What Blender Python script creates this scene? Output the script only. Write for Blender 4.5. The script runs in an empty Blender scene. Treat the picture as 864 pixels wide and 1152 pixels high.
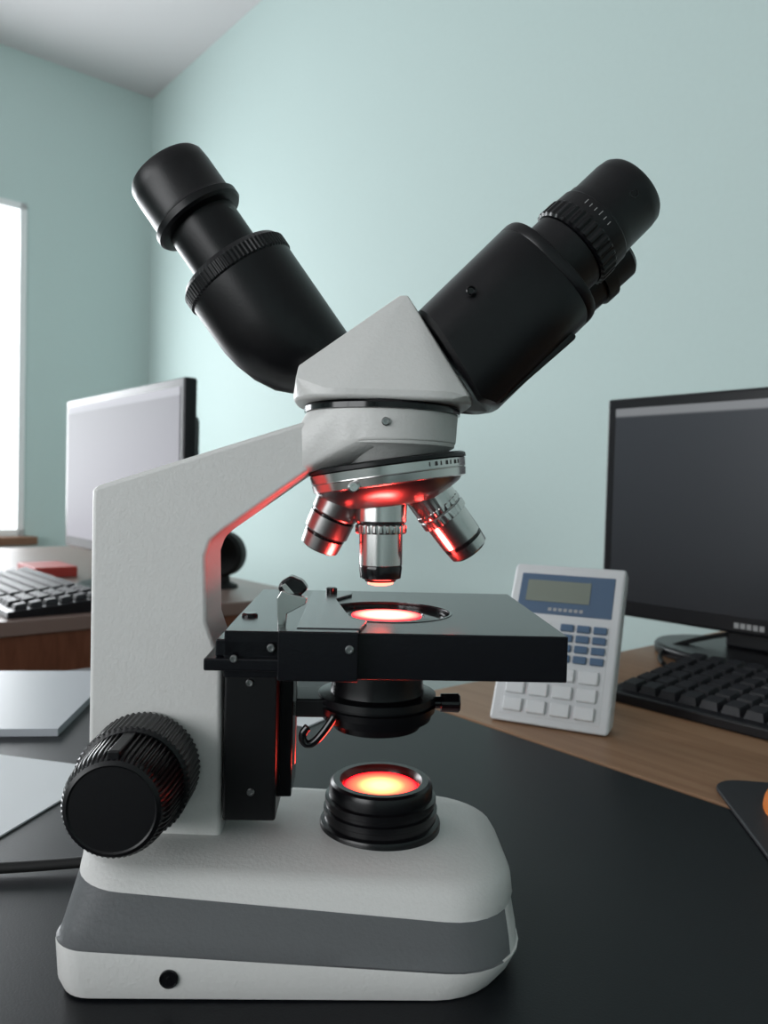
import bpy, bmesh, math, random
from mathutils import Vector, Matrix
random.seed(4)
scene = bpy.context.scene
scene.view_settings.view_transform = 'Standard'
D2R = math.pi/180

# ------------------------------------------------------------------ materials
def mat(name, col, rough=0.5, metal=0.0, bump=0.0, bscale=200.0, var=0.0, emis=None, es=0.0, coat=0.0, spec=0.5, trans=0.0):
    m = bpy.data.materials.new(name); m.use_nodes = True
    nt = m.node_tree; b = nt.nodes['Principled BSDF']
    b.inputs['Base Color'].default_value = (*col, 1)
    b.inputs['Roughness'].default_value = rough
    b.inputs['Metallic'].default_value = metal
    b.inputs['Specular IOR Level'].default_value = spec
    b.inputs['Coat Weight'].default_value = coat
    b.inputs['Transmission Weight'].default_value = trans
    tc = nt.nodes.new('ShaderNodeTexCoord')
    n = nt.nodes.new('ShaderNodeTexNoise'); n.inputs['Scale'].default_value = bscale
    n.inputs['Detail'].default_value = 3
    nt.links.new(tc.outputs['Object'], n.inputs['Vector'])
    if var > 0:
        mx = nt.nodes.new('ShaderNodeMixRGB'); mx.blend_type = 'MULTIPLY'
        mx.inputs['Color1'].default_value = (*col, 1)
        rp = nt.nodes.new('ShaderNodeValToRGB')
        rp.color_ramp.elements[0].color = (1-var, 1-var, 1-var, 1); rp.color_ramp.elements[0].position = .3
        rp.color_ramp.elements[1].color = (1, 1, 1, 1); rp.color_ramp.elements[1].position = .7
        nt.links.new(n.outputs['Fac'], rp.inputs['Fac']); nt.links.new(rp.outputs['Color'], mx.inputs['Color2'])
        mx.inputs['Fac'].default_value = 1
        nt.links.new(mx.outputs['Color'], b.inputs['Base Color'])
    if bump > 0:
        bp = nt.nodes.new('ShaderNodeBump'); bp.inputs['Strength'].default_value = bump
        bp.inputs['Distance'].default_value = 0.0004
        nt.links.new(n.outputs['Fac'], bp.inputs['Height']); nt.links.new(bp.outputs['Normal'], b.inputs['Normal'])
    if emis:
        b.inputs['Emission Color'].default_value = (*emis, 1); b.inputs['Emission Strength'].default_value = es
    return m

M_white = mat('powder_coat_white', (.64,.635,.62), .42, bump=.42, bscale=650, var=.03)
M_gray = mat('powder_coat_gray', (.105,.11,.115), .45, bump=.42, bscale=650)
M_black = mat('black_plastic', (.004,.004,.005), .36, bump=.10, bscale=900, spec=.33)
M_blackmetal = mat('black_anodised', (.006,.006,.007), .33, metal=.0, bump=.1, bscale=300, spec=.35)
M_gloss = mat('black_gloss', (.005,.005,.006), .14, spec=.4)
M_collar = mat('black_ribbed_plastic', (.004,.004,.005), .27, spec=.38)
M_rubber = mat('black_rubber', (.009,.009,.009), .6, spec=.3)
M_chrome = mat('brushed_chrome', (.66,.65,.64), .2, metal=1)
M_chrome2 = mat('satin_steel', (.36,.36,.36), .3, metal=1)
M_stage = mat('stage_black', (.005,.005,.007), .22, bump=.06, bscale=900, spec=.33)
M_holder = mat('slide_holder_gray', (.06,.063,.068), .2, metal=.4)
M_engrave = mat('engraving_white', (.35,.35,.35), .6)
M_ink = mat('engraving_dark', (.03,.03,.03), .6)
M_paper = mat('paper_white', (.62,.64,.66), .6)

def glow_mat(name, r, centre, mid, rim, strength, pm=.6):
    m = bpy.data.materials.new(name); m.use_nodes = True
    nt = m.node_tree; b = nt.nodes['Principled BSDF']
    tc = nt.nodes.new('ShaderNodeTexCoord'); ln = nt.nodes.new('ShaderNodeVectorMath'); ln.operation = 'LENGTH'
    sc = nt.nodes.new('ShaderNodeVectorMath'); sc.operation = 'SCALE'; sc.inputs['Scale'].default_value = 1/r
    nt.links.new(tc.outputs['Object'], sc.inputs[0]); nt.links.new(sc.outputs[0], ln.inputs[0])
    rp = nt.nodes.new('ShaderNodeValToRGB')
    e = rp.color_ramp.elements
    e[0].position = .2; e[0].color = (*centre, 1)
    e[1].position = .97; e[1].color = (*rim, 1)
    k = e.new(pm); k.color = (*mid, 1)
    nt.links.new(ln.outputs['Value'], rp.inputs['Fac'])
    nt.links.new(rp.outputs['Color'], b.inputs['Emission Color'])
    b.inputs['Emission Strength'].default_value = strength
    b.inputs['Base Color'].default_value = (.05, .01, .01, 1)
    return m

# ------------------------------------------------------------------ mesh helpers
def empty(name, mw=Matrix()):
    o = bpy.data.objects.new(name, None); scene.collection.objects.link(o); o.empty_display_size = .02
    o.matrix_world = mw; return o

def fin(bm, name, mats, parent=None, mw=None, bevel=0, seg=3, ang=35, smooth=True):
    bmesh.ops.remove_doubles(bm, verts=bm.verts, dist=1e-7)
    bmesh.ops.recalc_face_normals(bm, faces=bm.faces)
    for f in bm.faces: f.smooth = smooth
    for e in bm.edges:
        if len(e.link_faces) == 2 and e.calc_face_angle(0) > ang*D2R: e.smooth = False
    me = bpy.data.meshes.new(name); bm.to_mesh(me); bm.free()
    if not isinstance(mats, (list, tuple)): mats = [mats]
    for m in mats: me.materials.append(m)
    o = bpy.data.objects.new(name, me); scene.collection.objects.link(o)
    if parent: o.parent = parent
    if mw is not None: o.matrix_local = mw
    if bevel > 0:
        b = o.modifiers.new('bevel', 'BEVEL'); b.width = bevel; b.segments = seg
        b.limit_method = 'ANGLE'; b.angle_limit = 30*D2R; b.harden_normals = True
        b.use_clamp_overlap = True
    return o

def box(name, x0, x1, y0, y1, z0, z1, m, parent=None, mw=None, bevel=0, seg=3):
    bm = bmesh.new()
    v = [bm.verts.new((x, y, z)) for x in (x0, x1) for y in (y0, y1) for z in (z0, z1)]
    for f in ((0,1,3,2),(4,6,7,5),(0,4,5,1),(2,3,7,6),(0,2,6,4),(1,5,7,3)): bm.faces.new([v[i] for i in f])
    return fin(bm, name, m, parent, mw, bevel, seg)

def prism(name, pts, a0, a1, m, parent=None, mw=None, bevel=0, seg=3, plane='xz'):
    bm = bmesh.new()
    def P(p, a):
        if plane == 'xz': return (p[0], a, p[1])
        if plane == 'yz': return (a, p[0], p[1])
        return (p[0], p[1], a)
    A = [bm.verts.new(P(p, a0)) for p in pts]; B = [bm.verts.new(P(p, a1)) for p in pts]
    n = len(pts); bm.faces.new(A); bm.faces.new(B[::-1])
    for i in range(n): bm.faces.new((A[i], A[(i+1) % n], B[(i+1) % n], B[i]))
    return fin(bm, name, m, parent, mw, bevel, seg)

def loft(name, rings, mats, parent=None, mw=None, seg=64, cap=True, ang=30):
    """rings: (z, r, offx, knurl_depth, matindex)"""
    bm = bmesh.new(); prev = None; first = None
    for k, rg in enumerate(rings):
        z, r = rg[0], rg[1]; ox = rg[2] if len(rg) > 2 else 0; kn = rg[3] if len(rg) > 3 else 0
        mi = rg[4] if len(rg) > 4 else 0
        vs = []
        for i in range(seg):
            a = 2*math.pi*i/seg; rr = r - (kn if (i % 4) >= 2 else 0)
            vs.append(bm.verts.new((ox+rr*math.cos(a), rr*math.sin(a), z)))
        if prev:
            for i in range(seg):
                f = bm.faces.new((prev[i], prev[(i+1) % seg], vs[(i+1) % seg], vs[i])); f.material_index = mi
        else: first = vs
        prev = vs
    if cap:
        f = bm.faces.new(first[::-1]); f = bm.faces.new(prev); f.material_index = (rings[-1][4] if len(rings[-1]) > 4 else 0)
    return fin(bm, name, mats, parent, mw, ang=ang)

def hull(name, pts, m, parent=None, bevel=0, seg=3, ang=35):
    bm = bmesh.new()
    for p in pts: bm.verts.new(p)
    r = bmesh.ops.convex_hull(bm, input=bm.verts)
    bmesh.ops.delete(bm, geom=[g for g in r['geom_interior'] if isinstance(g, bmesh.types.BMVert)], context='VERTS')
    bmesh.ops.dissolve_limit(bm, angle_limit=1*D2R, verts=bm.verts, edges=bm.edges)
    return fin(bm, name, m, parent, None, bevel, seg, ang)

def tube(name, pts, r, m, parent=None, mw=None):
    cu = bpy.data.curves.new(name, 'CURVE'); cu.dimensions = '3D'; cu.bevel_depth = r; cu.bevel_resolution = 4
    sp = cu.splines.new('NURBS'); sp.points.add(len(pts)-1); sp.order_u = min(4, len(pts)); sp.use_endpoint_u = True
    for i, p in enumerate(pts): sp.points[i].co = (*p, 1)
    cu.use_fill_caps = True
    cu.materials.append(m)
    o = bpy.data.objects.new(name, cu); scene.collection.objects.link(o)
    if parent: o.parent = parent
    if mw is not None: o.matrix_local = mw
    return o

# ------------------------------------------------------------------ camera
F = 865.0
cam = bpy.data.cameras.new('camera'); co = bpy.data.objects.new('camera', cam); scene.collection.objects.link(co)
cam.sensor_fit = 'VERTICAL'; cam.sensor_height = 36; cam.sensor_width = 27; cam.lens = 36*F/1152
cam.clip_start = .02; cam.clip_end = 50
CM = Matrix.Translation((0, 0, .95)) @ Matrix.Rotation(math.pi/2 - math.atan(26/F), 4, 'X') @ Matrix.Rotation(.025, 4, 'Z')
co.matrix_world = CM
scene.camera = co
cam.dof.use_dof = True; cam.dof.focus_distance = .345; cam.dof.aperture_fstop = 14

# ------------------------------------------------------------------ microscope
YAW = 2*D2R
MS = Matrix.Translation((0, .36, .75)) @ Matrix.Rotation(YAW, 4, 'Z')
MSI = MS.inverted()
def m(px, py, yl=0.0):
    """size/position survey: photo point -> microscope coordinates (x,z) on its plane y=yl"""
    d = MSI.to_3x3() @ (CM.to_3x3() @ Vector(((px-432)/F, -(py-576)/F, -1)))
    o = MSI @ CM.translation
    t = (yl-o.y)/d.y; p = o+d*t
    return (p.x, p.z)
S = .36/F
scope = empty('microscope', MS)

# --- base
def zl(yl, a, b):
    (x1, z1), (x2, z2) = m(*a, yl), m(*b, yl)
    return lambda x: z1+(z2-z1)*(x-x1)/(x2-x1)
def outline(xl, xr, hw, rl, rr, n=8):
    pts = []
    for (cx, cy, r, a0) in ((xr-rr, hw-rr, rr, 0), (xl+rl, hw-rl, rl, 90), (xl+rl, -hw+rl, rl, 180), (xr-rr, -hw+rr, rr, 270)):
        for i in range(n+1):
            a = (a0+90*i/n)*D2R; pts.append((cx+r*math.cos(a), cy+r*math.sin(a)))
    out = []
    for i, p in enumerate(pts):
        q = pts[(i+1) % len(pts)]; out.append(p)
        L = math.dist(p, q)
        if L > .02:
            for k in range(1, 12): out.append((p[0]+(q[0]-p[0])*k/12, p[1]+(q[1]-p[1])*k/12))
    return out
levels = [
  (-.1255, .054, .066, .014, .032, zl(-.066, (70,1123), (540,1126)), 0),
  (-.1268, .0580, .068, .014, .034, zl(-.068, (66,1112), (560,1117)), 0),
  (-.1275, .0605, .0688, .014, .034, zl(-.0688, (65,1072), (565,1103)), 0),
  (-.1275, .0607, .0686, .014, .034, zl(-.0686, (65,1069), (565,1100)), 0),
  (-.1268, .0602, .0675, .014, .034, zl(-.0675, (65,1066), (565,1098)), 1),
  (-.1258, .0600, .0640, .014, .034, zl(-.064, (66,1046), (565,1076)), 1),
  (-.1262, .0600, .0535, .022, .033, zl(-.0535, (100,1001), (560,1043)), 1),
  (-.1262, .0607, .0530, .022, .033, zl(-.053, (100,998), (560,1038)), 0),
  (-.1272, .0600, .0500, .026, .032, zl(-.050, (100,986), (560,1014)), 0),
  (-.1285, .0575, .0475, .028, .030, zl(-.0475, (100,976), (560,1000)), 0),
  (-.1290, .0540, .0430, .024, .028, zl(-.043, (100,969), (560,990)), 0),
  (-.1290, .0470, .0360, .016, .026, zl(-.036, (100,955), (560,972)), 0),
]
bm = bmesh.new(); prev = None; first = None
for (xl, xr, hw, rl, rr, zf, mi) in levels:
    vs = [bm.verts.new((x, y, zf(x))) for x, y in outline(xl, xr, hw, rl, rr)]
    if prev:
        n = len(vs)
        for i in range(n):
            f = bm.faces.new((prev[i], prev[(i+1) % n], vs[(i+1) % n], vs[i]))
            c = f.calc_center_median()
            f.material_index = 1 if (mi == 1 and c.x < .0525) else 0
    else: first = vs
    prev = vs
bm.faces.new(first[::-1]); bm.faces.new(prev)
fin(bm, 'base', [M_white, M_gray], scope, ang=50)
zb = zl(-.066, (70,1123), (540,1126))(0)
prism('underplate', [(x, y) for x, y in outline(-.117, .040, .059, .008, .026)], 0.0, zb+.004, M_rubber, scope, plane='xy')
x, z = m(190, 1101, -.0685)
RY = Matrix.Rotation(math.pi/2, 4, 'X')       # local z -> -y
def toward(x, y, z): return Matrix.Translation((x, y, z)) @ RY
loft('power_jack', [(-.002, .0036), (.0005, .0036), (.0006, .0033), (.0001, .0030), (.0001, .0010), (.0006, .0008)], M_gloss, scope, toward(x, -.0687, z), 32)
ztop = m(428, 930, 0)[1]
lx = m(428, 900, 0)[0]
zlamp = m(428, 877, 0)[1]
loft('lamp_seat', [(ztop-.010, .041), (ztop-.0045, .0405), (ztop-.002, .0385), (ztop-.001, .036)], M_white, scope, Matrix.Translation((lx, .0, 0)), 64)
# --- lamp house
loft('lamp_collar', [(ztop-.004, .0282), (ztop+.0035, .0285), (ztop+.0045, .0280), (ztop+.0052, .0262), (ztop+.0075, .0262), (ztop+.008, .0268),
    (ztop+.0105, .0268), (ztop+.011, .0255), (ztop+.0125, .0255), (ztop+.013, .0262), (ztop+.0155, .0262), (ztop+.016, .0245),
    (zlamp-.0025, .0245), (zlamp-.0005, .0238), (zlamp+.0005, .0225), (zlamp+.0005, .0195), (zlamp-.0012, .0180), (zlamp-.0040, .0172)], M_collar, scope,
    Matrix.Translation((lx, 0, 0)), 72, cap=False)
M_lamp = glow_mat('lamp_glow', .0175, (1, .42, .13), (1, .07, .03), (1, .003, .010), 5.0, .68)
loft('lamp_lens', [(0, .0174), (.0003, .0173)], M_lamp, scope, Matrix.Translation((lx, 0, zlamp-.003)), 48)

# --- arm
A = -.019
arm_px = [(103,552),(106,547),(300,487),(352,471),(400,467),(405,500),(376,512),(360,522),(250,599),(238,609),(232,626),(233,700),(249,748),(248,979),(97,979)]
arm = [m(px, py, A) for px, py in arm_px]
prism('arm', arm, -.019, .019, M_white, scope, bevel=.0028, seg=4)
# --- turret (fillet into arm)
cx = m(430, 466)[0]; zt = m(430, 467)[1]; zm = m(430, 499)[1]
pts = []
for i in range(48):
    a = 2*math.pi*i/48
    pts.append((cx+.0352*math.cos(a), .0352*math.sin(a), zt)); pts.append((cx+.0345*math.cos(a), .0345*math.sin(a), zm))
for yy in (-.0186, .0186):
    p = m(338, 476, A); q = m(338, 533, A); pts.append((p[0], yy*.9, p[1])); pts.append((q[0], yy*.9, q[1])); pts.append((p[0], yy, p[1]-.003)); pts.append((q[0], yy, q[1]+.003))
hull('turret', pts, M_white, scope, bevel=.0008, seg=2, ang=40)
zl2 = m(430, 529)[1]
loft('turret_bowl', [(zl2, .018), (zl2+.0012, .021), (zl2+.005, .0265), (zl2+.009, .0305), (zm-.0015, .0338), (zm+.002, .0344)], M_white, scope, Matrix.Translation((cx, 0, 0)), 64)
zt2 = m(430, 459)[1]
loft('dovetail_ring', [(zt-.0002, .0345), (zt, .0362), (zt2-.001, .0362), (zt2+.001, .0350)], M_gloss, scope, Matrix.Translation((cx, 0, 0)), 64)
def screw(name, px, py, yl, r, mtl=M_chrome2):
    x, z = m(px, py, yl)
    loft(name, [(-.0005, r), (.0006, r), (.001, r*.8), (.001, r*.5), (.0002, r*.42)], mtl, scope, toward(x, yl, z), 20)
screw('turret_screw', 434, 474, -.0352, .0018, M_chrome2)

# --- head (prism housing)
hx = m(430, 455)[0]
pts = []
z0 = m(430, 459)[1]; z1 = m(430, 449)[1]
for i in range(48):
    a = 2*math.pi*i/48
    ex = abs(math.cos(a))**.5*math.copysign(1, math.cos(a)); ey = abs(math.sin(a))**.62*math.copysign(1, math.sin(a))
    pts.append((hx+.0395*ex, .0350*ey, z0)); pts.append((hx+.0405*ex, .0362*ey, z0+.0012))
    pts.append((hx+.0405*ex, .0362*ey, z1))
for px_, py, yl in ((333,424,-.029),(336,411,-.026),(450,332,-.016),(459,332,-.016),(527,444,-.030)):
    x, z = m(px_, py, yl); pts += [(x, yl, z), (x, -yl, z)]
hull('head_housing', pts, M_white, scope, bevel=.0016, seg=3, ang=20)

# --- ocular tubes
def axis_frame(p0, p1, yl=0, yl1=None):
    a = m(*p0, yl); b = m(*p1, yl if yl1 is None else yl1)
    o = Vector((a[0], yl, a[1])); e = Vector((b[0], yl if yl1 is None else yl1, b[1]))
    z = (e-o).normalized(); y = Vector((0, 1, 0)); x = y.cross(z).normalized(); y = z.cross(x)
    M = Matrix((x, y, z)).transposed().to_4x4(); M.translation = o
    return M
def px(l): return [tuple([q[0]*S, q[1]*S]+([q[2]*S] if len(q) > 2 else [0])+([q[3]*S] if len(q) > 3 else [0])) for q in l]
L = axis_frame((272,315), (190,197))
loft('ocular_body', px([(-150,20,42),(-143,34,28),(-133,45,18),(-120,51.5,11.5),(-98,57.5,5.5),(-75,61,2),(-55,62.5,.5),(0,63)]), M_black, scope, L, 64)
loft('diopter_ring', px([(-2,63),(0,65,0,1.1),(13,65,0,1.1),(15,63),(19,60),(21,52),(23,38)]), M_black, scope, L, 320, ang=20)
loft('eyepiece_tube', px([(18,40),(60,40),(78,40),(80,38)]), M_black, scope, L, 64)
loft('eyepiece', px([(74,40),(76,49),(79,51.5),(86,51.5),(88,48.5),(92,47),(128,46.5),(140,45.5),(144,43),(144,37),(138,33),(136,10)]), M_black, scope, L, 64)
# right body : rounded housing lofted along its own axis, cut obliquely where it meets the head
R = axis_frame((613,308), (710,214))
def body_loft(name, mt):
    bm = bmesh.new(); seg = 96
    yc, hy = .006, .036
    secs = [('cut', .92), ('cut2', 1.0), (-100, 1.0), (-60, 1.0), (-14, 1.0), (-12.5, .99), (-11, 1.0), (-3, 1.0), (-.8, .992), (0, .975), (0.5, .55)]
    prev = None
    for t, sc in secs:
        vs = []
        for i in range(seg):
            a = 2*math.pi*i/seg
            c, s = math.cos(a), math.sin(a)
            ex = abs(c)**.66*math.copysign(1, c); ey = abs(s)**.66*math.copysign(1, s)
            lat = (2.5+70*ex*sc)     # + : towards the lower right
            yv = yc+hy*ey*sc
            if t == 'cut' or t == 'cut2':
                tt = -139-(lat+70)/123*26
                if lat > 48: tt += (lat-48)*.9
                if t == 'cut2': tt += 4
                tt = min(tt, -104)
            else: tt = t
            vs.append(bm.verts.new((lat*S, yv, tt*S)))
        if prev:
            for i in range(seg): bm.faces.new((prev[i], prev[(i+1) % seg], vs[(i+1) % seg], vs[i]))
        else: bm.faces.new(vs[::-1])
        prev = vs
    bm.faces.new(prev)
    fin(bm, name, mt, scope, R, ang=40)
body_loft('binocular_body', M_black)
B = -.026
lp = [m(a, b, B) for a, b in ((566,442),(648,366),(656,372),(655,376),(570,450),(562,452))]
prism('body_ledge', lp, -.016, .030, M_black, scope, bevel=.0008)
loft('eyepiece_tube_b', px([(-10,47),(36,47),(38,45)]), M_black, scope, R, 64)
loft('diopter_ring_b', px([(38,48),(40,51.5,0,1.8),(58,51,0,1.8),(60,49.5),(76,48.5),(78,47)]), M_black, scope, R, 128, ang=20)
loft('eyepiece_b', px([(74,47),(86,46.5),(88,45.5),(122,45),(132,43.5),(137,40),(137,35),(131,30),(129,8)]), M_black, scope, R, 64)
for k in range(6):
    a = (-118+k*8)*D2R
    Mk = R @ Matrix.Rotation(a, 4, 'Z') @ Matrix.Translation((48.9*S, 0, 68*S))
    box('scale_tick_%d' % k, 0, .0003, -.00015, .00015, -.0006, .0012 if k % 3 else .0018, M_engrave, scope, Mk)
R2 = axis_frame((618,350), (690,285), .045)
loft('eyepiece_c', [(0, .016), (.026, .016), (.0262, .0175), (.033, .0175), (.0335, .0155), (.046, .0155), (.048, .014), (.048, .010), (.045, .006)], M_black, scope, R2, 48)
def dimple(name, pxx, pyy, yl, r):
    x, z = m(pxx, pyy, yl)
    loft(name, [(-.001, r), (.0004, r), (.0006, r*.8), (-.0002, r*.6)], M_gloss, scope, toward(x, yl, z), 20)
dimple('set_screw_a', 530, 327, -.0300, .0022)
xx = R @ Vector((6*S, -45.2*S, 112*S))
loft('set_screw_b', [(-.001, .0022), (.0005, .0022), (.0006, .0016), (-.0002, .0012)], M_gloss, scope, toward(xx.x, xx.y+.0006, xx.z), 20)

# --- nosepiece
N = Matrix.Translation((m(437, 534)[0], .0, m(437, 534)[1])) @ Matrix.Rotation(-9*D2R, 4, 'Y')
loft('nosepiece_disc', [(-.0048, .0345), (-.0042, .0358), (-.0010, .0362), (-.0006, .0357), (-.0002, .0362), (.0034, .0364), (.0040, .0350), (.0045, .030), (.0065, .022), (.009, .020)], M_chrome, scope, N, 96)
loft('nosepiece_cap', [(.0036, .0355), (.0040, .0368), (.0056, .0368), (.0064, .0355), (.0068, .024)], M_blackmetal, scope, N, 96)
for k in range(7):      # engraved marks on the rim
    a = (-62+k*5)*D2R
    box('rim_mark_%d' % k, .0360, .03655, -.0006, .0006 if k % 2 else -.0002, .0008, .0026, M_ink, scope, N @ Matrix.Rotation(a, 4, 'Z'))
loft('nosepiece_cone', [(-.0145, .012), (-.0135, .020), (-.010, .0270), (-.0065, .0325), (-.0032, .0345)], M_chrome2, scope, N, 96)
xs, zs = m(398, 548, -.034)
loft('nosepiece_screw', [(-.002, .0025), (.001, .0025), (.0016, .0018), (.0016, .001), (.0008, .0009)], M_chrome, scope, toward(xs, -.033, zs), 20)
xs, zs = m(362, 520, -.01)
tube('nosepiece_stop', [(xs, -.012, zs+.004), (xs-.001, -.014, zs), (xs+.003, -.014, zs-.006)], .0014, M_gloss, scope)
def objective(name, p0, p1, yl0, yl1, rings, mw=None):
    e = empty(name); e.parent = scope
    M_ = axis_frame(p0, p1, yl0, yl1)
    for i, (mt, prof) in enumerate(rings):
        loft(name+'_part_%d' % i, px(prof), mt, e, M_, 96, ang=25)
M_tip_glow = mat('front_lens_painted_glow', (.3, .05, .04), .05, metal=.6, emis=(1, .20, .13), es=4)  # red lamp glow on the objective tip, painted in as emission
objective('objective_centre', (429,556), (428,658), 0, 0, [
    (M_chrome, [(0,29),(30,29),(32,28)]),
    (M_gloss, [(31,27),(35,27)]),
    (M_chrome, [(34,28),(35,29,0,1),(42,29,0,1),(44,28)]),
    (M_chrome, [(43,24.5),(79,24.5),(80,24)]),
    (M_gloss, [(79,23.5),(83,24.3),(94,23),(96,18),(98,17)]),
    (M_tip_glow, [(97,15),(101,14),(102.5,9)])])
objective('objective_left', (388,552), (356,622), .006, .012, [
    (M_chrome2, [(0,27),(28,27),(30,26)]), (M_gloss, [(29,25.5),(34,25.5)]),
    (M_chrome2, [(33,26.5),(52,26),(54,24)]), (M_gloss, [(53,24),(57,24)]), (M_chrome2, [(56,24),(72,22.5),(74,19),(74,10)])])
objective('objective_right', (478,550), (532,624), .004, .010, [
    (M_chrome, [(0,27),(22,27),(23,28,0,.8),(28,28,0,.8),(29,27)]), (M_chrome2, [(28,26),(32,26)]),
    (M_chrome, [(31,27.5),(33,28.2,0,.8),(40,28.2,0,.8),(41,25.5),(72,25),(74,24)]), (M_gloss, [(73,24.5),(77,24.5)]),
    (M_chrome, [(76,24.5),(88,23.5),(91,20),(91,10)])])

# --- stage
zs_ = m(435, 688, 0)[1]; TH = .0187
def plate_hole(name, x0, x1, y0, y1, z0, z1, cx, cy, r, mt, parent):
    angs = sorted([2*math.pi*i/96 for i in range(96)] + [math.atan2(yy-cy, xx-cx) % (2*math.pi) for xx in (x0, x1) for yy in (y0, y1)])
    bm = bmesh.new(); ins, outs = [], []
    for a in angs:
        c, s = math.cos(a), math.sin(a)
        ts = []
        if c > 1e-9: ts.append((x1-cx)/c)
        if c < -1e-9: ts.append((x0-cx)/c)
        if s > 1e-9: ts.append((y1-cy)/s)
        if s < -1e-9: ts.append((y0-cy)/s)
        t = min(ts)
        ins.append([bm.verts.new((cx+r*c, cy+r*s, z)) for z in (z0, z1)])
        outs.append([bm.verts.new((cx+t*c, cy+t*s, z)) for z in (z0, z1)])
    n = len(angs)
    for i in range(n):
        j = (i+1) % n
        bm.faces.new((ins[i][1], outs[i][1], outs[j][1], ins[j][1])); bm.faces.new((ins[i][0], ins[j][0], outs[j][0], outs[i][0]))
        bm.faces.new((ins[i][0], ins[i][1], ins[j][1], ins[j][0])); bm.faces.new((outs[i][0], outs[j][0], outs[j][1], outs[i][1]))
    return fin(bm, name, mt, parent, bevel=.0006, seg=2)
sx = m(435, 688, 0)[0]
plate_hole('stage', -.0640, .0735, -.055, .070, zs_-TH, zs_, sx, 0, .0295, M_stage, scope)
loft('stage_ring', [(zs_-.0002, .0308), (zs_+.0003, .0306), (zs_+.0003, .0297), (zs_-.004, .0292)], M_gloss, scope, Matrix.Translation((sx, 0, 0)), 64, cap=False)
loft('condenser_top', [(zs_-TH, .0285), (zs_-.0035, .0285), (zs_-.0025, .0270), (zs_-.0015, .0180), (zs_-.0025, .0172)], M_gloss, scope, Matrix.Translation((sx, 0, 0)), 64)
M_cl = glow_mat('condenser_painted_glow', .0165, (1, .60, .48), (1, .28, .20), (1, .015, .025), 3.6, .68)  # lamp light coming through the lens, painted as the disc's own emission
loft('condenser_lens', [(0, .0165), (.0004, .0163)], M_cl, scope, Matrix.Translation((sx, 0, zs_-.0018)), 48)
x0 = m(345, 712, -.052)[0]; x1 = m(405, 712, -.052)[0]
prism('slide_carrier', [(x0-.004, -.053), (x1, -.053), (x1+.003, -.034), (x1-.004, -.028), (x1-.012, .030), (x1-.004, .048), (x1-.004, .060), (x0-.004, .060)], zs_, zs_+.0014, M_holder, scope, bevel=.0004, plane='xy')
xa = m(312, 740, -.060)[0]; xb = m(403, 740, -.060)[0]
box('carrier_front_bar', xa, xb, -.0605, -.0552, zs_-TH+.0002, zs_+.0012, M_stage, scope, bevel=.0006)
xa2 = m(233, 740, -.050)[0]
box('rail_plate', xa2, xa+.002, -.058, .050, zs_-.0155, zs_-.0105, M_stage, scope, bevel=.0008)
box('rail_block', xa2+.004, xa+.001, -.055, .040, zs_-.0105, zs_-.0035, M_stage, scope, bevel=.0008)
screw('bar_screw_a', 393, 731, -.0605, .0017); screw('bar_screw_b', 305, 729, -.0560, .0017); screw('bar_screw_c', 263, 741, -.0580, .0015)
# spring clip: bright bent blade with a black finger lever
clip = [m(a, b, -.045) for a, b in ((313,712),(312,672),(317,664),(328,668),(346,672),(344,679),(323,690),(321,712))]
prism('clip_blade', clip, -.047, -.043, M_chrome, scope, bevel=.0003)
clip2 = [m(a, b, -.040) for a, b in ((313,660),(316,654),(327,647),(341,653),(347,662),(336,672),(330,683),(319,677))]
prism('clip_lever', clip2, -.0425, -.034, M_gloss, scope, bevel=.0012)
clip3 = [m(a, b, -.0428) for a, b in ((316,659),(321,656),(334,671),(329,675))]
prism('clip_edge', clip3, -.0432, -.0420, M_chrome, scope, bevel=.0002)
xk, zk = m(373, 669, .05)
loft('carrier_pin', [(zs_+.0012, .0030), (zs_+.0040, .0030), (zs_+.0045, .0022)], M_gloss, scope, Matrix.Translation((xk, .05, 0)), 24)
xk, zk = m(281, 705, -.02)
loft('rail_pin', [(zs_-.001, .0035), (zs_+.0010, .0035), (zs_+.0016, .0028)], M_gloss, scope, Matrix.Translation((xk, -.02, 0)), 24)

# --- condenser
kx = m(424, 790)[0]
zc = lambda py: m(424, py)[1]
loft('condenser', [(zc(816), .017), (zc(815), .0205), (zc(806), .0215), (zc(805), .0255), (zc(797), .0262), (zc(796), .0275), (zc(789), .0278), (zc(788), .0262), (zc(786), .0262), (zc(785), .0278), (zc(778), .0276), (zc(776), .022), (zc(766), .0215), (zs_-TH, .0215)], M_collar, scope, Matrix.Translation((kx, 0, 0)), 72)
xk, zk = m(490, 789, 0)
RX = Matrix.Rotation(math.pi/2, 4, 'Y')
loft('condenser_knob', [(-.004, .0028), (.002, .0028), (.0022, .0042), (.0105, .0044), (.0112, .0036)], M_gloss, scope, Matrix.Translation((xk, -.002, zk)) @ RX, 24)
lv = [m(a, b, -.022) for a, b in ((376,806),(366,822),(352,838),(342,838),(338,826),(346,818))]
tube('iris_lever', [(p[0], -.022, p[1]) for p in lv], .0018, M_gloss, scope)
xb0 = m(300, 790)[0]
box('condenser_bracket', xb0, kx-.022, -.012, .012, zc(800), zc(780), M_blackmetal, scope, bevel=.001)
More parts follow.
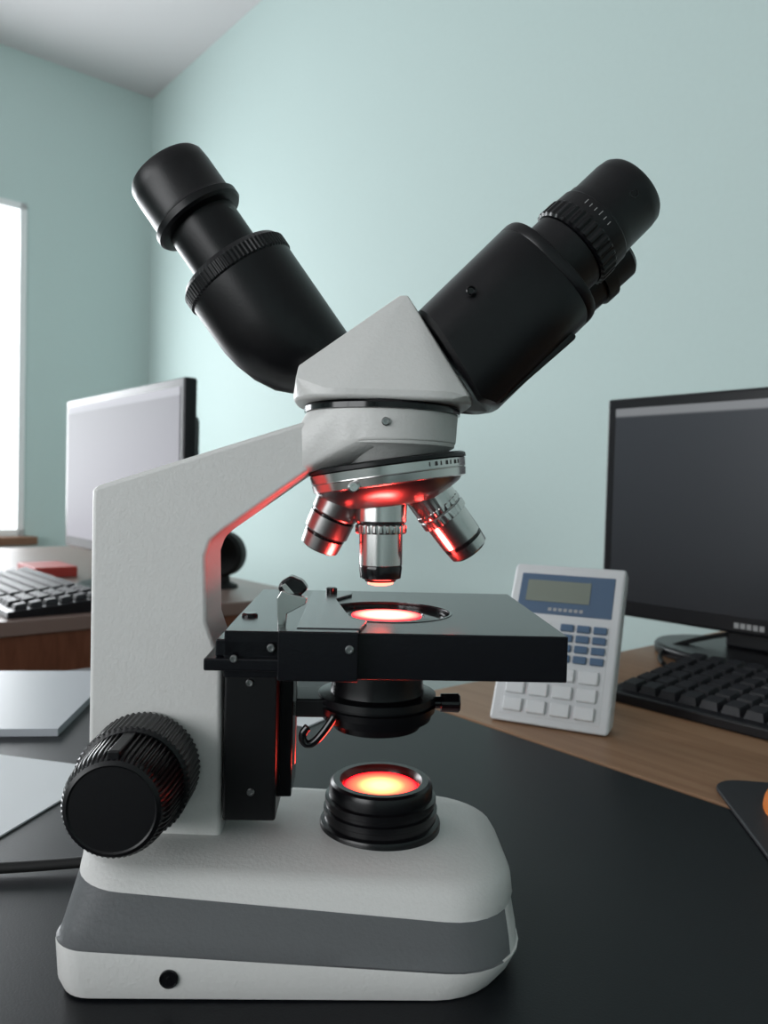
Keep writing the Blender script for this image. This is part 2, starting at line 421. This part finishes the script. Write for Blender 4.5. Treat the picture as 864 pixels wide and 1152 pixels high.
# --- rack / slide block
x0 = m(252, 800, -.022)[0]; x1 = m(312, 800, -.022)[0]; zb1 = m(280, 924, -.022)[1]
box('focus_block', x0, x1, -.022, .020, zb1, zs_-TH, M_blackmetal, scope, bevel=.0012)
screw('block_screw_a', 281, 768, -.022, .0017); screw('block_screw_b', 282, 891, -.022, .0017)
x2 = m(330, 800, -.01)[0]
box('rack_plate', x1-.001, x2, -.013, .013, m(320, 884)[1], zs_-TH, M_gloss, scope, bevel=.0006)
box('rack_strip', x2-.0002, x2+.0015, -.012, -.007, m(320, 850)[1], zs_-TH, M_chrome2, scope, bevel=.0003)

# --- focus knobs (both sides)
kx_, kz_ = m(163, 862, -.020)
K = Matrix.Translation((kx_, -.019, kz_)) @ RY
prof = [(0, .020), (.001, .0230), (.0015, .0245, 0, .0007), (.0215, .0243, 0, .0007), (.0220, .0232), (.0225, .0222)]
loft('coarse_knob', prof, M_black, scope, K, 240, ang=20)
prof2 = [(.0222, .0208), (.0228, .0222, 0, .0013), (.039, .0213, 0, .0013), (.0425, .0208, 0, .0011), (.0450, .0200, 0, .0007), (.0466, .0188), (.0475, .0172), (.0470, .0165), (.0470, .003)]
loft('fine_knob', prof2, M_black, scope, K, 240, ang=20)
box('fine_knob_grip', -.0025, .0025, .0185, .0224, .022, .046, M_black, scope, K, bevel=.0008)
K2 = Matrix.Translation((kx_, .019, kz_)) @ Matrix.Rotation(-math.pi/2, 4, 'X')
loft('coarse_knob_b', prof, M_black, scope, K2, 240, ang=20)
loft('fine_knob_b', prof2, M_black, scope, K2, 240, ang=20)

# --- instrument lamp, plus an added lamp at the stage hole
def area(name, loc, direction, sx_, sy_, power, col, parent=None, shape='RECTANGLE', spread=180):
    l = bpy.data.lights.new(name, 'AREA'); l.shape = shape; l.size = sx_; l.size_y = sy_; l.energy = power; l.color = col
    l.spread = spread*D2R
    o = bpy.data.objects.new(name, l); scene.collection.objects.link(o)
    o.rotation_mode = 'QUATERNION'; o.rotation_quaternion = Vector(direction).to_track_quat('-Z', 'Y'); o.location = loc
    if parent: o.parent = parent
    return o
area('lamp_bulb', (lx, 0, zlamp-.0024), (0, 0, 1), .030, .030, .10, (1, .045, .035), scope, 'DISK')
area('added_condenser_light', (sx, 0, zs_-.0012), (0, 0, 1), .026, .026, .13, (1, .045, .04), scope, 'DISK')  # added lamp, replaces lamp light that the solid condenser blocks

# ------------------------------------------------------------------ room
C = Vector((-1.1, 3.557, 0)); RM = Matrix.Translation(C) @ Matrix.Rotation(-50*D2R, 4, 'Z')
M_wall = mat('wall_paint_teal', (.485, .60, .583), .75, bump=.15, bscale=90, var=.02)
M_ceil = mat('ceiling_paint', (.62, .60, .61), .85, bump=.1, bscale=40)
M_floor = mat('floor_vinyl', (.22, .20, .18), .5, bump=.1, var=.2, bscale=12)
M_trim = mat('trim_white', (.75, .77, .77), .4)
RL, RW, RHt = 6.0, 4.4, 2.70
def rbox(name, x0, x1, e0, e1, z0, z1, mt, parent=None, bevel=0, seg=3):
    if parent: return box(name, x0, x1, -e1, -e0, z0, z1, mt, parent, None, bevel, seg)
    return box(name, x0, x1, -e1, -e0, z0, z1, mt, None, RM, bevel, seg)
T = .15
rbox('floor', -T, RL+T, -T, RW+T, -.1, 0, M_floor)
rbox('ceiling', -T, RL+T, -T, RW+T, RHt, RHt+.1, M_ceil)
rbox('wall_back', 0, RL, -T, 0, 0, RHt, M_wall)
rbox('wall_right', RL, RL+T, -T, RW+T, 0, RHt, M_wall)
def wall_opening(name, horizontal, fixed0, fixed1, a0, a1, o0, o1, z0, z1, mt):
    bm = bmesh.new()
    def bx(p0, p1, q0, q1):
        if p1-p0 < 1e-4 or q1-q0 < 1e-4: return
        if horizontal: X0, X1, E0, E1 = p0, p1, fixed0, fixed1
        else: X0, X1, E0, E1 = fixed0, fixed1, p0, p1
        v = [bm.verts.new((x, -e, z)) for x in (X0, X1) for e in (E0, E1) for z in (q0, q1)]
        for f in ((0,1,3,2),(4,6,7,5),(0,4,5,1),(2,3,7,6),(0,2,6,4),(1,5,7,3)): bm.faces.new([v[i] for i in f])
    bx(a0, o0, 0, RHt); bx(o1, a1, 0, RHt); bx(o0, o1, 0, z0); bx(o0, o1, z1, RHt)
    me = bpy.data.meshes.new(name); bmesh.ops.recalc_face_normals(bm, faces=bm.faces); bm.to_mesh(me); bm.free(); me.materials.append(mt)
    o = bpy.data.objects.new(name, me); scene.collection.objects.link(o); o.matrix_world = RM; return o
W0, W1, WZ0, WZ1 = .53, 2.0, .715, 2.09
wall_opening('wall_left', False, -T, 0, -T, RW+T, W0, W1, WZ0, WZ1, M_wall)
V0, V1 = 1.6, 4.8
wall_opening('wall_front', True, RW, RW+T, 0, RL, V0, V1, .85, 2.3, M_wall)
w1 = empty('window_1', RM)
fr = .03
for nm, a in (('frame_a', (-.05, .006, W0, W0+fr, WZ0, WZ1)), ('frame_b', (-.05, .006, W1-fr, W1, WZ0, WZ1)),
              ('frame_c', (-.05, .006, W0, W1, WZ1-fr, WZ1)), ('frame_d', (-.05, .006, W0, W1, WZ0, WZ0+fr)),
              ('mullion', (-.05, -.01, (W0+W1)/2-.025, (W0+W1)/2+.025, WZ0, WZ1))):
    rbox(nm, *a, M_trim, w1, bevel=.004)
M_sill = mat('sill_brown', (.18, .09, .05), .4)
rbox('sill', -.03, .06, W0-.04, W1+.04, WZ0-.035, WZ0, M_sill, w1, bevel=.004)
w2 = empty('unseen_window', RM)  # unseen window behind the camera, added to let light in
for nm, a in (('frame_a', (V0, V0+.05, RW+.03, RW+.10, .85, 2.3)), ('frame_b', (V1-.05, V1, RW+.03, RW+.10, .85, 2.3)),
              ('frame_c', (V0, V1, RW+.03, RW+.10, 2.25, 2.3)), ('frame_d', (V0, V1, RW+.03, RW+.10, .85, .90)),
              ('mullion', ((V0+V1)/2-.025, (V0+V1)/2+.025, RW+.03, RW+.10, .85, 2.3))):
    rbox(nm, *a, M_trim, w2, bevel=.004)
M_base = mat('baseboard_paint', (.3, .3, .3), .5)
rbox('baseboard_back', 0, RL, 0, .015, 0, .08, M_base)
rbox('baseboard_left', 0, .015, 0.015, RW, 0, .08, M_base)

# daylight
wd = bpy.data.worlds.new('world'); scene.world = wd; wd.use_nodes = True
wd.node_tree.nodes['Background'].inputs['Color'].default_value = (.90, .97, 1, 1)
wd.node_tree.nodes['Background'].inputs['Strength'].default_value = 1.5
def rp(x, e, z): return RM @ Vector((x, -e, z))
e1v = (RM.to_3x3() @ Vector((1, 0, 0))); mev = (RM.to_3x3() @ Vector((0, 1, 0)))
area('daylight_window_1', rp(-.13, (W0+W1)/2, (WZ0+WZ1)/2), e1v, 1.35, 1.25, 52, (.94, .97, 1))
area('added_light_unseen_window', rp((V0+V1)/2, RW+.12, 1.58), mev, 3.1, 1.4, 68, (.98, .985, 1))  # added lamp in the unseen window, lights the scene from the camera side

# ------------------------------------------------------------------ desks
def wood(name, c1, c2, sc=6):
    mt = bpy.data.materials.new(name); mt.use_nodes = True; nt = mt.node_tree; b = nt.nodes['Principled BSDF']
    tc = nt.nodes.new('ShaderNodeTexCoord'); mp = nt.nodes.new('ShaderNodeMapping'); mp.inputs['Scale'].default_value = (sc*.4, sc*6, sc)
    n = nt.nodes.new('ShaderNodeTexNoise'); n.inputs['Scale'].default_value = 3; n.inputs['Detail'].default_value = 6; n.inputs['Distortion'].default_value = .6
    r = nt.nodes.new('ShaderNodeValToRGB'); r.color_ramp.elements[0].color = (*c1, 1); r.color_ramp.elements[1].color = (*c2, 1)
    r.color_ramp.elements[0].position = .35; r.color_ramp.elements[1].position = .65
    nt.links.new(tc.outputs['Object'], mp.inputs['Vector']); nt.links.new(mp.outputs['Vector'], n.inputs['Vector'])
    nt.links.new(n.outputs['Fac'], r.inputs['Fac']); nt.links.new(r.outputs['Color'], b.inputs['Base Color'])
    b.inputs['Roughness'].default_value = .42
    b.inputs['Specular IOR Level'].default_value = .35
    return mt
M_wood = wood('desk_wood', (.25, .132, .070), (.31, .178, .100))
M_wood2 = wood('desk_wood_dark', (.12, .042, .022), (.17, .065, .036))
M_top2 = mat('desk_top_laminate', (.20, .14, .12), .35)
M_dblack = mat('black_desk_laminate', (.004, .005, .007), .42, bump=.15, bscale=900, spec=.27)
def desk(name, x0, x1, e0, e1, mt, mleg, rad=.0):
    d = empty(name, RM)
    pts = []
    for (cx, cy, sx_, sy_, a0) in ((x1, -e0, -1, -1, 0), (x0, -e0, 1, -1, 90), (x0, -e1, 1, 1, 180), (x1, -e1, -1, 1, 270)):
        for i in range(9):
            a = (a0+90*i/8)*D2R
            pts.append((cx+sx_*rad+rad*math.cos(a), cy+sy_*rad+rad*math.sin(a)) if rad else (cx, cy))
            if not rad: break
    prism('top', pts, .722, .75, mt, d, bevel=.002, plane='xy')
    rbox('side_a', x0+.03, x0+.055, e0+.05, e1-.05, 0, .722, mleg, d)
    rbox('side_b', x1-.055, x1-.03, e0+.05, e1-.05, 0, .722, mleg, d)
    rbox('modesty_panel', x0+.055, x1-.055, e0+.06, e0+.08, .25, .722, mleg, d)
    return d
desk('wooden_desk', 2.88, 4.5, .10, .952, M_wood, M_wood2)
desk('black_desk', 2.60, 4.5, .955, 1.70, M_dblack, M_wood2, .05)
ld = empty('computer_desk', RM)
rbox('top', 1.0, 2.27, .62, 1.55, .728, .75, M_top2, ld, bevel=.002)
rbox('end_panel', 2.24, 2.265, .64, 1.53, 0, .728, M_wood2, ld)
rbox('end_panel_b', 1.02, 1.045, .64, 1.53, 0, .728, M_wood2, ld)
rbox('back_panel', 1.045, 2.24, .65, .67, .2, .728, M_wood2, ld)

# ------------------------------------------------------------------ monitors
M_bezel = mat('monitor_bezel', (.008, .008, .010), .3, spec=.35)
def screen_mat(name, c_top, c_bot, bar, zlo, zhi, es, rough=.25):
    mt = bpy.data.materials.new(name); mt.use_nodes = True; nt = mt.node_tree; b = nt.nodes['Principled BSDF']
    tc = nt.nodes.new('ShaderNodeTexCoord'); sp = nt.nodes.new('ShaderNodeSeparateXYZ'); mr = nt.nodes.new('ShaderNodeMapRange')
    mr.inputs['From Min'].default_value = zlo; mr.inputs['From Max'].default_value = zhi
    r = nt.nodes.new('ShaderNodeValToRGB'); e = r.color_ramp.elements
    e[0].position = 0; e[0].color = (*c_bot, 1); e[1].position = .94; e[1].color = (*c_top, 1)
    k = e.new(.95); k.color = (*bar, 1); k = e.new(.985); k.color = (*bar, 1)
    nt.links.new(tc.outputs['Object'], sp.inputs[0]); nt.links.new(sp.outputs['Z'], mr.inputs['Value']); nt.links.new(mr.outputs[0], r.inputs['Fac'])
    nt.links.new(r.outputs['Color'], b.inputs['Emission Color']); b.inputs['Emission Strength'].default_value = es
    b.inputs['Base Color'].default_value = (.01, .01, .011, 1); b.inputs['Roughness'].default_value = rough
    b.inputs['Specular IOR Level'].default_value = .3
    return mt
def monitor(name, x0, x1, e, z0, z1, smat, bz=.014):
    mo = empty(name, RM); cx = (x0+x1)/2
    rbox('bezel', x0, x1, e-.022, e, z0, z1, M_bezel, mo, bevel=.004)
    rbox('rear_shell', x0+.05, x1-.05, e-.055, e-.02, z0+.04, z1-.05, M_bezel, mo, bevel=.012)
    rbox('screen', x0+bz, x1-bz, e-.001, e+.0008, z0+bz*1.5, z1-bz, smat, mo)
    rbox('neck', cx-.045, cx+.045, e-.065, e-.03, .762, z0+.10, M_bezel, mo, bevel=.006)
    for k in range(5):
        rbox('badge_%d' % k, cx-.019+k*.0075, cx-.0135+k*.0075, e-.001, e+.0006, z0+.007, z0+.0135, M_engrave, mo)
    pts = [(cx+.13*math.cos(a*math.pi/18), -(e-.03)+.09*math.sin(a*math.pi/18)) for a in range(36)]
    prism('foot', pts, .75, .764, M_bezel, mo, bevel=.004, plane='xy')
    return mo
S_left = screen_mat('screen_lit', (.19, .19, .215), (.30, .29, .335), (.33, .33, .37), .835, 1.10, 1.0, .5)
S_right = screen_mat('screen_dim', (.024, .028, .034), (.008, .009, .011), (.19, .20, .21), .80, 1.07, 1.0, .32)
monitor('computer_monitor', 1.80, 2.345, .93, .818, 1.112, S_left)
monitor('computer_monitor', 2.815, 3.225, .53, .787, 1.080, S_right)

# keyboards
M_keyl = mat('key_dark', (.016, .016, .019), .45, spec=.35)
def keyboard(name, x0, x1, e0, e1, z=.75):
    k = empty(name, RM)
    prism('case', [(-e1, z), (-e0, z), (-e0, z+.022), (-e1, z+.010)], x0, x1, M_bezel, k, bevel=.002, plane='yz')
    bm = bmesh.new(); rows = 6; W = x1-x0-.02; Dp = e1-e0-.02
    for r in range(rows):
        cols = 21
        for c in range(cols):
            if c in (15, 19): continue
            kx0 = x0+.01+W*c/cols+.0012; kx1 = x0+.01+W*(c+1)/cols-.0012
            t0 = r/rows; t1 = (r+1)/rows
            ya = -(e1-.01)+Dp*t0+.0015; yb = -(e1-.01)+Dp*t1-.0015
            za = z+.010+.012*t0; zb2 = z+.010+.012*t1
            ins = .0022
            bot = [(kx0, ya, za), (kx1, ya, za), (kx1, yb, zb2), (kx0, yb, zb2)]
            top = [(kx0+ins, ya+ins, za+.008), (kx1-ins, ya+ins, za+.008), (kx1-ins, yb-ins, zb2+.008), (kx0+ins, yb-ins, zb2+.008)]
            vb = [bm.verts.new(p) for p in bot]; vt = [bm.verts.new(p) for p in top]
            bm.faces.new(vt)
            for i in range(4): bm.faces.new((vb[i], vb[(i+1) % 4], vt[(i+1) % 4], vt[i]))
    fin(bm, 'keys', M_keyl, k)
    return k
keyboard('computer_keyboard', 1.82, 2.25, 1.00, 1.15)
keyboard('computer_keyboard', 3.00, 3.44, .63, .795)

# speaker on left desk
sp = empty('computer_speaker', Matrix.Translation(rp(2.085, .72, .75)) @ Matrix.Rotation(-10*D2R, 4, 'Z'))
loft('foot', [(0, .03), (.006, .028), (.012, .014), (.03, .012)], M_rubber, sp, None, 32)
loft('shell', [(-.03, .020), (-.028, .034), (-.01, .044), (.016, .044), (.022, .038), (.022, .028), (.016, .010)], M_rubber, sp, Matrix.Translation((0, 0, .066)) @ RY, 40)
M_red = mat('notebook_red', (.42, .045, .035), .5)
nb = rbox('red_notebook', 1.66, 1.79, .90, .985, .7502, .772, M_red, bevel=.002)
def sheet(name, c, w, h, ang, mt, z=.7502, th=.0012):
    return box(name, -w/2, w/2, -h/2, h/2, 0, th, mt, None, Matrix.Translation((c[0], c[1], z)) @ Matrix.Rotation(ang*D2R, 4, 'Z'))
M_folder = mat('folder_cover', (.36, .38, .41), .4)
sheet('document_folder', (-.41, .675), .30, .19, 6, M_folder, th=.006)
sheet('paper_sheet', (-.300, .495), .21, .12, -14, M_paper, th=.001)
sheet('paper_sheet', (-.055, .70), .06, .12, -30, M_paper)

# cables
tube('power_cable', [(-.085, .395, .762), (-.13, .395, .754), (-.20, .375, .7535), (-.35, .37, .7535), (-.6, .40, .7535)], .0028, M_rubber)
tube('monitor_cable', [tuple(rp(3.10, .44, .79)), tuple(rp(3.04, .47, .795)), tuple(rp(2.95, .50, .775)), tuple(rp(2.91, .56, .7535)), tuple(rp(2.96, .615, .7535))], .003, M_rubber)
tube('monitor_cable', [tuple(rp(3.12, .40, .77)), tuple(rp(3.0, .36, .765)), tuple(rp(2.94, .40, .7535)), tuple(rp(2.90, .30, .7535))], .003, M_rubber)

# mouse pad + orange mouse
M_pad = mat('mouse_pad_cloth', (.010, .010, .014), .5)
mpn = []
pw, ph, rr = .22, .20, .02
for (cx_, cy_, a0) in ((pw/2-rr, ph/2-rr, 0), (-pw/2+rr, ph/2-rr, 90), (-pw/2+rr, -ph/2+rr, 180), (pw/2-rr, -ph/2+rr, 270)):
    for i in range(7):
        a = (a0+90*i/6)*D2R; mpn.append((cx_+rr*math.cos(a), cy_+rr*math.sin(a)))
prism('mouse_pad', mpn, 0, .003, M_pad, None, Matrix.Translation((.328, .420, .7501)) @ Matrix.Rotation(-8*D2R, 4, 'Z'), bevel=.001, plane='xy')
M_or = mat('mouse_orange', (.75, .20, .03), .35)
ms = empty('computer_mouse', Matrix.Translation((.270, .474, .7532)) @ Matrix.Rotation(-20*D2R, 4, 'Z'))
bm = bmesh.new(); bmesh.ops.create_uvsphere(bm, u_segments=32, v_segments=16, radius=1)
for v in bm.verts: v.co = Vector((v.co.x*.026, v.co.y*.040, max(v.co.z, 0)*.020))
fin(bm, 'shell', M_or, ms)
loft('wheel', [(-.003, .006), (.003, .006)], M_rubber, ms, Matrix.Translation((0, .024, .013)) @ RX, 20)

# ------------------------------------------------------------------ desk calculator / keypad
CAL = Matrix.Translation((.142, .646, .75)) @ Matrix.Rotation(-25.3*D2R, 4, 'Z')
cal = empty('desk_calculator', CAL)
M_calw = mat('calculator_white', (.62, .63, .64), .4); M_calb = mat('calculator_blue', (.07, .12, .20), .4)
M_lcd = mat('lcd_green_gray', (.19, .215, .18), .2); M_kw = mat('key_white', (.68, .69, .70), .4); M_kb = mat('key_blue', (.07, .13, .22), .4)
prism('body', [(0, .001), (.074, .129), (.080, .132), (.094, .124), (.026, .001)], -.051, .051, M_calw, cal, bevel=.004, plane='yz', seg=4)
prism('prop_leg', [(.070, .095), (.082, .095), (.108, 0), (.100, 0)], -.02, .02, M_calw, cal, bevel=.002, plane='yz')
FA = math.atan2(.074, .128)
FM = Matrix.Rotation(-FA, 4, 'X')
def face(name, x0, x1, z0, z1, mt, out=.001, bev=.0):
    return box(name, x0, x1, -out, .003, z0, z1, mt, cal, FM, bevel=bev)
face('display_panel', -.043, .043, .103, .143, M_calb, .0012, .0012)
face('display', -.036, .022, .115, .136, M_lcd, .0018)
for k in range(7):
    face('label_%d' % k, -.014+k*.0047, -.0108+k*.0047, .1065, .1095, M_engrave, .0014)
face('keypad_panel', -.043, .043, .008, .097, M_calw, .0008, .0006)
for r in range(4):
    for c in range(3):
        xk0 = .000+c*.0145; zk0 = .0595+r*.0095
        face('blue_key_%d_%d' % (r, c), xk0, xk0+.0115, zk0, zk0+.0065, M_kb, .0035, .0008)
for r in range(4):
    xk0 = -.038
    zk0 = .0595+r*.0095
    face('side_key_%d' % r, xk0, xk0+.012, zk0, zk0+.0065, M_kw, .003, .0008)
    face('side_key_b_%d' % r, xk0+.016, xk0+.028, zk0, zk0+.0065, M_kw, .003, .0008)
for r in range(3):
    for c in range(4):
        xk0 = -.040+c*.0205; zk0 = .011+r*.0155
        face('number_key_%d_%d' % (r, c), xk0, xk0+.0165, zk0, zk0+.0115, M_kw, .0042, .0012)
